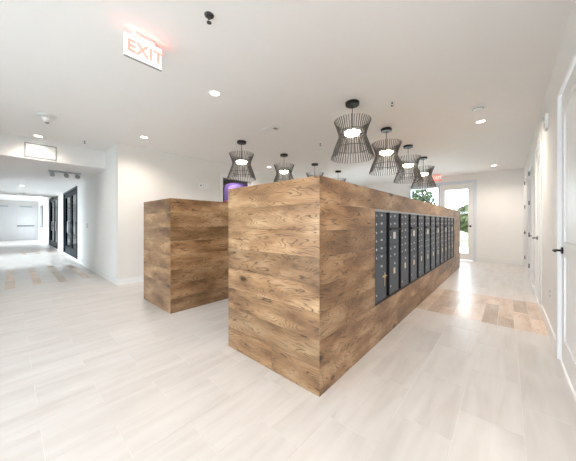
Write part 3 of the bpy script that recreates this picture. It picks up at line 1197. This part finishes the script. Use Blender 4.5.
rt = root('framed_panel', (-22.9, YC, 0.92), 'dark narrow framed panel on the corridor wall near the end doors', 'wall panel')
MB().box((-0.75, -0.05, 0), (0.75, 0, 1.42)).build('frame', 'dark_grey', rt, 0.01)
MB().box((-0.68, -0.055, 0.07), (0.68, -0.05, 1.35)).build('face', 'plastic_grey', rt)

rt = root('door_8', (XE, 0.30, 0), 'pale grey double doors with push bar at the corridor end', 'door', kind='structure')
for (a, b) in ((-0.92, -0.004), (0.004, 0.92)):
    lf = MB().box((0.0, a, 0.01), (0.045, b, 2.46)).build('leaf', 'door_grey', rt, 0.004)
    s = 1 if a > 0 else -1
    MB().box((0.045, (a + b) / 2 - 0.30, 2.36), (0.09, (a + b) / 2 + 0.12 * s + 0.2, 2.42)).build('door_closer', 'track_metal', lf)
    if a > 0:
        MB().box((0.045, a + 0.03, 0.97), (0.10, b - 0.05, 1.06)).build('push_bar', 'plastic_grey', lf, 0.008)
for (a, b) in ((-1.0, -0.92), (0.92, 1.0)):
    MB().box((0, a, 0), (0.03, b, 2.54)).build('casing', 'door_grey', rt)
MB().box((0, -0.92, 2.46), (0.03, 0.92, 2.54)).build('casing', 'door_grey', rt)

# ------------------------------------------------------------------ doorway in the beige wall and what stands beyond
rt = root('door_9', (XL, (LD[0] + LD[1]) / 2, 0), 'white cased doorway in the beige wall', 'doorway', kind='structure')
hw = (LD[1] - LD[0]) / 2
for s in (-1, 1):
    a, b = sorted((s * (hw - 0.006), s * (hw + 0.09)))
    MB().box((0, a, 0), (0.016, b, LD[3] + 0.09)).build('casing', 'trim_white', rt, 0.003)
    a, b = sorted((s * (hw - 0.012), s * hw))
    MB().box((-0.14, a, 0), (0, b, LD[3])).build('jamb', 'trim_white', rt)
MB().box((0, -hw + 0.006, LD[3] - 0.006), (0.016, hw - 0.006, LD[3] + 0.09)).build('casing', 'trim_white', rt, 0.003)
mb = MB()
mb.box((-9.1, 1.6, 0), (-9.0, 9.8, CEIL)).box((-9.1, 1.56, 0), (XL - 0.14, 1.66, CEIL)).box((-9.1, 9.7, 0), (XL - 0.14, 9.8, CEIL))
mb.box((-9.1, 1.56, CEIL), (XL - 0.14, 9.8, CEIL + 0.1))
struct('wall_lounge', mb, 'wall_white', 'white room beyond the doorway', 'wall')
downlight(-6.08, 4.55, CEIL, 'unseen round downlight added in the room beyond the doorway', 60)  # lamp added to brighten the purple panel
rt = root('arched_nook', (-6.40, 4.90, 0), 'purple arched panel seen through the doorway', 'panel')


def arch_pts(r, hgt, n=14):
    pts = [(-r, 0.0)]
    for k in range(n + 1):
        t = math.pi - math.pi * k / n
        pts.append((r * math.cos(t), hgt + 0.22 * math.sin(t) * (r / 0.6)))
    pts.append((r, 0.0))
    return pts


MB().prism(arch_pts(0.60, 2.28), -0.06, 0.0, 'x').build('frame', 'purple_dark', rt)
MB().prism(arch_pts(0.47, 2.27), 0.0, 0.015, 'x').build('face', 'purple_light', rt)
rt = root('stool', (-6.05, 4.18, 0), 'pinkish red stand beyond the doorway', 'stand')
MB().lathe([(0.16, 0), (0.16, 0.02), (0.025, 0.05), (0.025, 1.5), (0.07, 1.52)], 16).build('stem', 'dark_grey', rt)
MB().lathe([(0.07, 1.52), (0.12, 1.60), (0.12, 1.82), (0.08, 1.86)], 16).build('bowl', 'pink_red', rt)

# ------------------------------------------------------------------ outside
gd = MB().box((-60, YF + 0.14, -0.20), (40, 16, -0.06))
struct('ground_paving', gd, 'concrete', 'pale paving outside the far entrance', 'paving')
gd = MB().box((-60, 16, -0.20), (40, 70, -0.05))
struct('ground_lawn', gd, 'lawn', 'green lawn beyond the entrance paving', 'lawn')
gd = MB().box((-60, -40, -0.20), (40, YN - 0.14, -0.06))
struct('ground_behind', gd, 'concrete', 'pale paving behind the building', 'paving')
gd = MB().box((-60, YN - 0.14, -0.20), (XB - 0.15, YK - 0.15, -0.06))
struct('ground_court', gd, 'concrete', 'pale paved court beside the corridor', 'paving')


def tree(x, y, h, r, m, label, seed):
    rt = root('tree', (x, y, -0.05), label, 'tree', 'trees outside the entrance')
    MB().tube([(0, 0, 0), (0.05, 0, h * 0.4), (0, 0.05, h * 0.75)], 0.11, 8).build('trunk', 'bark', rt)
    rn = random.Random(seed)
    mb = MB()
    for k in range(2600):
        while True:
            p = Vector((rn.uniform(-1, 1), rn.uniform(-1, 1), rn.uniform(-1, 1)))
            if 0.25 < p.length < 1:
                break
        p = Vector((p.x * r, p.y * r, h * 0.62 + p.z * h * 0.40))
        n = Vector((rn.gauss(0, 1), rn.gauss(0, 1), rn.gauss(0, 1))).normalized()
        u = n.orthogonal().normalized()
        w = n.cross(u)
        s = rn.uniform(0.12, 0.24)
        i = len(mb.v)
        mb.v += [tuple(p + u * s), tuple(p + w * s * 0.6), tuple(p - u * s), tuple(p - w * s * 0.6)]
        mb.f.append((i, i + 1, i + 2, i + 3))
        mb.sm.append(False)
    me = bpy.data.meshes.new('foliage')
    me.from_pydata(mb.v, [], mb.f)
    o = link('foliage', me, m, rt)
    return o


tree(-6.6, 22.0, 4.6, 2.4, 'leaf_dark', 'tall dark green tree outside the sidelight window', 1)
tree(-1.9, 22.5, 2.6, 1.25, 'leaf_olive', 'low olive green tree seen through the entrance door', 2)
